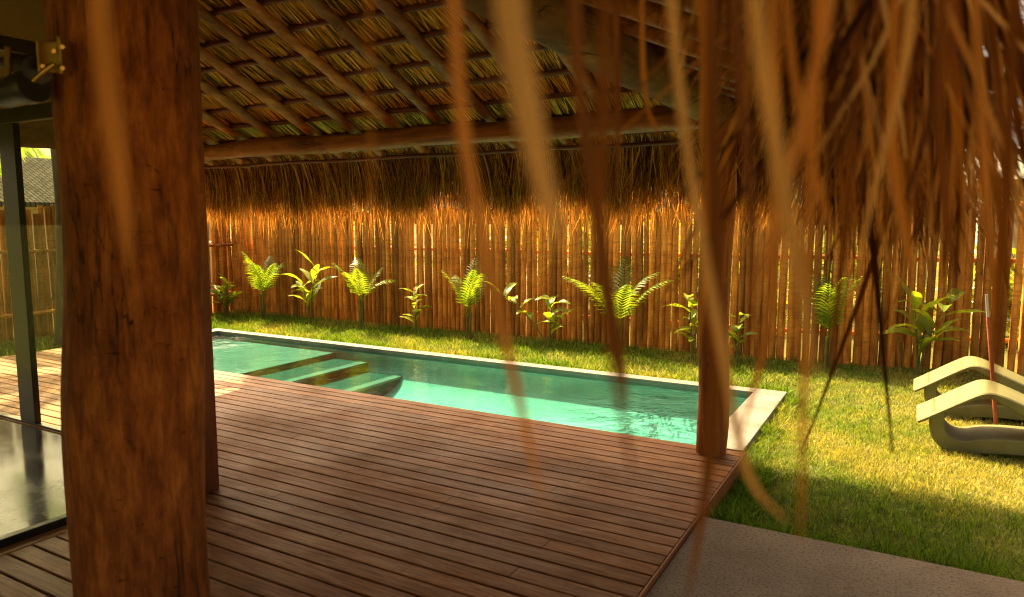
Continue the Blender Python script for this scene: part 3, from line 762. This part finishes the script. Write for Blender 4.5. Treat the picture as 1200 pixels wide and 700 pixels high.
def frond(mb, pos, az, elev, L, droop, nleaf, leafL, leafW, rr, stemr=.006):
    pts = []; p = Vector(pos); a = elev; n = 12
    d = Vector((math.cos(az), math.sin(az), 0)); sd = Vector((-d.y, d.x, 0))
    for i in range(n+1):
        pts.append(p.copy()); p = p+(d*math.cos(a)+Vector((0, 0, 1))*math.sin(a))*(L/n); a -= droop/n*(.4+1.2*i/n)
    mb.tube(pts, [stemr*(1-.7*i/n) for i in range(n+1)], 5)
    for j in range(nleaf):
        s = .22+.78*j/(nleaf-1); k = min(n-1e-3, s*n); i = int(k); q = pts[i].lerp(pts[min(i+1, n)], k-i)
        t = (pts[min(i+1, n)]-pts[i]).normalized(); up = t.cross(sd).normalized()*-1
        env = math.sin(math.pi*(.15+.8*s))**.7
        for sgn in (-1, 1):
            ll = leafL*env*rr.uniform(.85, 1.1); dirv = (t*(.55+.35*s)+sd*sgn*(.85-.2*s)+up*.18).normalized()
            wv = dirv.cross(up).normalized()*leafW/2; e = q+dirv*ll+Vector((0, 0, -.22*ll)); md = q+dirv*ll*.5+Vector((0, 0, .0))
            mb.add([q-wv*.3, q+wv*.3, md+wv, md-wv, e+wv*.08, e-wv*.08], [(0, 1, 2, 3), (3, 2, 4, 5)], True)
def palm_plant(name, label, base, h, nf, L, rnd, leafL=.30, stem_h=.25, stems=3, nl=22, azs=None):
    root = thing(name, label, 'palm', base); rr = random.Random(rnd)
    m = MB()
    for k in range(stems):
        a = rr.uniform(0, 6.28); m.tube([(math.cos(a)*.03, math.sin(a)*.03, -.03), (math.cos(a)*.05, math.sin(a)*.05, stem_h)], [.018, .011], 7)
    m.build('stem', M['stem'], root)
    for k in range(nf):
        m = MB(); az = (azs[k] if azs else 6.28*k/nf+rr.uniform(-.4, .4)); el = rr.uniform(1.12, 1.6)
        frond(m, (0, 0, stem_h*.8), az, el, L*rr.uniform(.8, 1.1)*(h), rr.uniform(.5, 1.5), nl, leafL*h, .03, rr)
        m.build('frond', M['palm'], root)
    return root
FY = 10.38
broad_plant('ginger_plant', 'low leafy plant at the far left end of the pool fence', 'plant', (-13.0, 10.3, 0), [(.10, 0, .72, 8), (-.16, -.05, .55, 7), (.02, .1, .45, 6)], .42, .14, 1)
palm_plant('young_palm', 'young palm with bright arching fronds, leftmost palm along the pool fence', (-11.9, FY, 0), 1.1, 8, .9, 3, .27, .55, 5, 16)
broad_plant('ginger_plant', 'broad-leaved plant with two slim stalks between the two left palms', 'plant', (-10.5, 10.3, 0), [(-.12, -.05, .85, 7), (.25, 0, 1.15, 7)], .52, .16, 2)
palm_plant('young_palm', 'young palm behind the blurred hanging strip, between two broad-leaved plants', (-9.2, FY, 0), 1.1, 7, .85, 5, .27, .6, 5, 16)
broad_plant('canna_plant', 'small upright plant topped with an orange flower against the fence', 'plant', (-7.85, 10.3, 0), [(.0, 0, .82, 10), (.05, .03, .5, 5)], .32, .12, 4, True)
palm_plant('young_palm', 'slender young palm with drooping fronds near the middle of the pool fence', (-6.75, FY, 0), 1.05, 6, .95, 8, .27, .5, 5, 15)
broad_plant('ginger_plant', 'leafy plant with one long stalk leaning far out to the left', 'plant', (-5.15, 10.35, 0), [(-.95, -.1, .92, 8), (.05, 0, .82, 8), (.16, .03, .55, 6)], .38, .13, 6)
palm_plant('young_palm', 'bright young palm with one tall upright frond, left of the corner post', (-3.95, FY, 0), 1.25, 8, 1.0, 11, .25, .45, 5, 17)
broad_plant('ginger_plant', 'yellow-leaved plant just left of the corner post', 'plant', (-2.8, 10.4, 0), [(-.08, 0, 1.0, 7), (.06, 0, .6, 6)], .40, .17, 9)
broad_plant('ginger_plant', 'small plant just right of the corner post against the fence', 'plant', (-2.15, 10.5, 0), [(.0, 0, .75, 7), (-.1, .0, .45, 5)], .34, .12, 10)
palm_plant('young_palm', 'young palm standing alone at the fence beyond the pool corner', (-1.0, 10.9, 0), 1.1, 7, .95, 14, .26, .45, 5, 15)
broad_plant('banana_plant', 'tall plant with big paddle leaves behind the sun loungers', 'plant', (.12, 11.0, 0), [(-.10, 0, 1.0, 7), (.32, -.05, 1.05, 7), (.05, .05, .6, 5)], .60, .20, 12)

# ------------------------------------------------------------------ beyond the fence
def tree(name, label, base, h, rad, n, rnd, cat='tree'):
    root = thing(name, label, cat, base); rr = random.Random(rnd); g_ = np.random.default_rng(rnd)
    m = MB(); th = h*.45
    m.tube([(0, 0, -.1), (.05, .03, th*.5), (.0, .05, th), (.1, 0, h*.7)], [.13, .10, .08, .03], 10, .1, 3)
    tips = []
    for k in range(7):
        a = k*.9+rr.uniform(-.3, .3); r = rad*rr.uniform(.45, .85); zz = h*rr.uniform(.5, .95); tips.append((math.cos(a)*r, math.sin(a)*r, zz))
        m.tube([(0, .03, th*.8), (math.cos(a)*r*.5, math.sin(a)*r*.5, (th+zz)/2), tips[-1]], [.05, .035, .012], 6)
    m.build('trunk', M['bark'], root)
    cen = np.array(tips+[(rr.gauss(0, rad*.35), rr.gauss(0, rad*.35), h*rr.uniform(.55, 1)) for _ in range(14)])
    ci = g_.integers(0, len(cen), n); pos = cen[ci]+g_.normal(0, rad*.21, (n, 3)); 
    L = g_.uniform(.08, .17, n)
    a = g_.uniform(0, 6.28, n); e = g_.uniform(-.9, .5, n)
    d = np.stack([np.cos(a)*np.cos(e), np.sin(a)*np.cos(e), np.sin(e)], 1)
    P = np.stack([pos, pos+d*L[:, None]*.5, pos+d*L[:, None]], 1); P[:, 2, 2] -= .02
    W = L[:, None]*np.array([.12, .5, .06])[None]
    V, Q = ribbons(P, W); np_mesh('crown', V, Q, M['tree_leaf'], root)
    return root
for i, (x, y, h, r, lab) in enumerate([
    (-17.5, 17.5, 3.9, 1.7, 'leafy tree beyond the left corner of the fence'),
    (-9.5, 18.5, 3.6, 1.6, 'leafy tree glimpsed through gaps behind the left of the pool fence'),
    (-4.0, 19.0, 3.4, 1.6, 'leafy tree glimpsed through gaps behind the corner post'),
    (6.0, 21.5, 4.2, 1.6, 'leafy tree beside the pale neighbouring house')]):
    tree('tree', lab, (x, y, 0), h, r, 5200, 20+i)
def bush(label, base, h, rad, n, rnd):
    root = thing('bush', label, 'bush', base, 0, 'sunlit bushes beyond the stake fence'); g_ = np.random.default_rng(rnd)
    m = MB()
    for k in range(6): a = k*1.05; m.tube([(0, 0, -.05), (math.cos(a)*rad*.3, math.sin(a)*rad*.3, h*.4), (math.cos(a)*rad*.6, math.sin(a)*rad*.6, h*.8)], [.04, .03, .012], 6)
    m.build('stem', M['bark'], root)
    cen = g_.normal(0, 1, (16, 3))*np.array([rad*.5, rad*.3, h*.2])+np.array([0, 0, h*.55]); pos = cen[g_.integers(0, 16, n)]+g_.normal(0, .22, (n, 3)); pos[:, 2] = np.abs(pos[:, 2])
    L = g_.uniform(.10, .22, n); a = g_.uniform(0, 6.28, n); e = g_.uniform(-.7, .7, n)
    d = np.stack([np.cos(a)*np.cos(e), np.sin(a)*np.cos(e), np.sin(e)], 1); P = np.stack([pos, pos+d*L[:, None]*.5, pos+d*L[:, None]], 1)
    V, Q = ribbons(P, L[:, None]*np.array([.12, .5, .06])[None]); np_mesh('foliage', V, Q, M['leaf'], root)
for i in range(9):
    bush('sunlit yellow-green bush glimpsed only through the gaps of the stake fence', (-17+2.6*i, 14.6+.5*math.sin(i*2.2), 0), 1.9, 1.15, 1800, 60+i)
def coconut(label, base, h, rnd, L=2.2, nf=15):
    root = thing('palm_tree', label, 'palm tree', base); rr = random.Random(rnd)
    m = MB(); m.tube([(.25*math.sin(k*.25), 0, h*k/10-.1*(k == 0)) for k in range(11)], [.15-.006*k for k in range(11)], 10, .08, 5); m.build('trunk', M['bark'], root)
    tx = .25*math.sin(2.5)
    for k in range(nf):
        m = MB(); frond(m, (tx, 0, h-.05), 6.28*k/nf+rr.uniform(-.25, .25), rr.uniform(-.1, 1.25), L*rr.uniform(.85, 1.1), rr.uniform(1.0, 1.7), 34, .55, .045, rr, .02)
        m.build('frond', M['palm'], root)
coconut('coconut palm beyond the grey tiled house at the left', (-25.5, 13.2, 0), 3.6, 5)
coconut('coconut palm rising beside the pale house at the right edge', (3.2, 20.0, 0), 5.2, 9, 2.0)
coconut('coconut palm by the left end of the pool, its fronds shading the deck corner', (-12.35, 6.55, 0), 3.7, 31, 2.2, 12)
# house on the left, seen through the glass
hl = thing('tiled_house', 'low house with grey tiled hip roof beyond the left fence', 'house', (-23, 12.5, 0))
m = MB(); m.box((-2.6, -3.6, 0), (2.6, 3.6, 2.58)); m.build('wall', M['plaster'], hl)
m = MB(); a, b, z0, z1 = 3.05, 4.1, 2.56, 3.95
m.add([(-a,-b,z0),(a,-b,z0),(a,b,z0),(-a,b,z0),(0,-1.6,z1),(0,1.6,z1),(-a,-b,z0-.12),(a,-b,z0-.12),(a,b,z0-.12),(-a,b,z0-.12)],
      [(0,1,4),(1,2,5,4),(2,3,5),(3,0,4,5),(0,6,7,1),(1,7,8,2),(2,8,9,3),(3,9,6,0),(9,8,7,6)]); m.build('roof', M['grey_roof'], hl)
hr = thing('pale_house', 'pale plastered house with ochre eave showing above the fence at the right edge', 'house', (4.2, 17.6, 0))
m = MB(); m.box((-3.0, 0, 0), (4.5, 4.5, 2.62)); m.build('wall', M['plaster'], hr)
m = MB(); m.box((-3.35, -.45, 2.56), (4.9, -.38, 2.9), .01); m.build('fascia', M['eave'], hr)
m = MB(); m.add([(-3.4, -.4, 2.86), (4.9, -.4, 2.86), (4.9, 2.3, 3.75), (-3.4, 2.3, 3.75), (-3.4, 5, 2.86), (4.9, 5, 2.86), (-3.4, -.4, 2.8), (4.9, -.4, 2.8), (4.9, 5, 2.8), (-3.4, 5, 2.8)],
      [(0,1,2,3),(3,2,5,4),(9,8,7,6),(0,6,7,1),(5,8,9,4),(0,3,4,9,6),(1,7,8,5,2)]); m.build('roof', M['pale_roof'], hr)
m = MB(); m.box((-2.0, -.03, .9), (-.9, .02, 2.1)); m.build('window', M['frame'], hr)

# ------------------------------------------------------------------ light, world, camera
SD = Vector((-.84, .40, 1.0)).normalized()
elev = math.asin(SD.z); az = math.atan2(SD.x, SD.y)       # azimuth from +Y towards +X
sun = bpy.data.lights.new('sun', 'SUN'); sun.energy = 4.6; sun.angle = R(.5); sun.color = (1.0, .76, .42)
so = bpy.data.objects.new('sun', sun); link(so); so.rotation_euler = SD.to_track_quat('Z', 'Y').to_euler()
wd = bpy.data.worlds.new('World'); S.world = wd; wd.use_nodes = True; nt = wd.node_tree; nt.nodes.clear()
sk = nt.nodes.new('ShaderNodeTexSky'); sk.sky_type = 'NISHITA'; sk.sun_disc = False; sk.sun_elevation = elev; sk.sun_rotation = az
sk.air_density = .55; sk.dust_density = 9.0; sk.ozone_density = .3
bg = nt.nodes.new('ShaderNodeBackground'); bg.inputs['Strength'].default_value = .105
wo = nt.nodes.new('ShaderNodeOutputWorld'); wm = nt.nodes.new('ShaderNodeMix'); wm.data_type = 'RGBA'; wm.blend_type = 'MULTIPLY'; wm.inputs[0].default_value = 1
wm.inputs[7].default_value = (1, .82, .56, 1)      # warm grading tint multiplied over the sky's fill light
nt.links.new(sk.outputs[0], wm.inputs[6]); nt.links.new(wm.outputs[2], bg.inputs[0]); nt.links.new(bg.outputs[0], wo.inputs[0])
cam = bpy.data.cameras.new('camera'); cam.sensor_width = 36; cam.lens = F/1200*36; cam.clip_start = .02; cam.clip_end = 2000
cam.dof.use_dof = True; cam.dof.focus_distance = 8.0; cam.dof.aperture_fstop = 2.7; cam.dof.aperture_blades = 7
co = bpy.data.objects.new('camera', cam); link(co); co.location = (0, 0, H); co.rotation_euler = (math.pi/2-PITCH, 0, YAW)
S.camera = co
S.view_settings.view_transform = 'Standard'; S.view_settings.look = 'None'; S.view_settings.exposure = 2.0; S.view_settings.gamma = 1
S.view_settings.use_curve_mapping = False
cy = S.cycles; cy.max_bounces = 10; cy.diffuse_bounces = 5; cy.glossy_bounces = 4; cy.transparent_max_bounces = 16; cy.transmission_bounces = 6
cy.caustics_reflective = False; cy.caustics_refractive = False; cy.sample_clamp_indirect = 6
cy.use_denoising = True; cy.use_adaptive_sampling = False; cy.pixel_filter_type = 'BLACKMAN_HARRIS'; cy.filter_width = 1.15
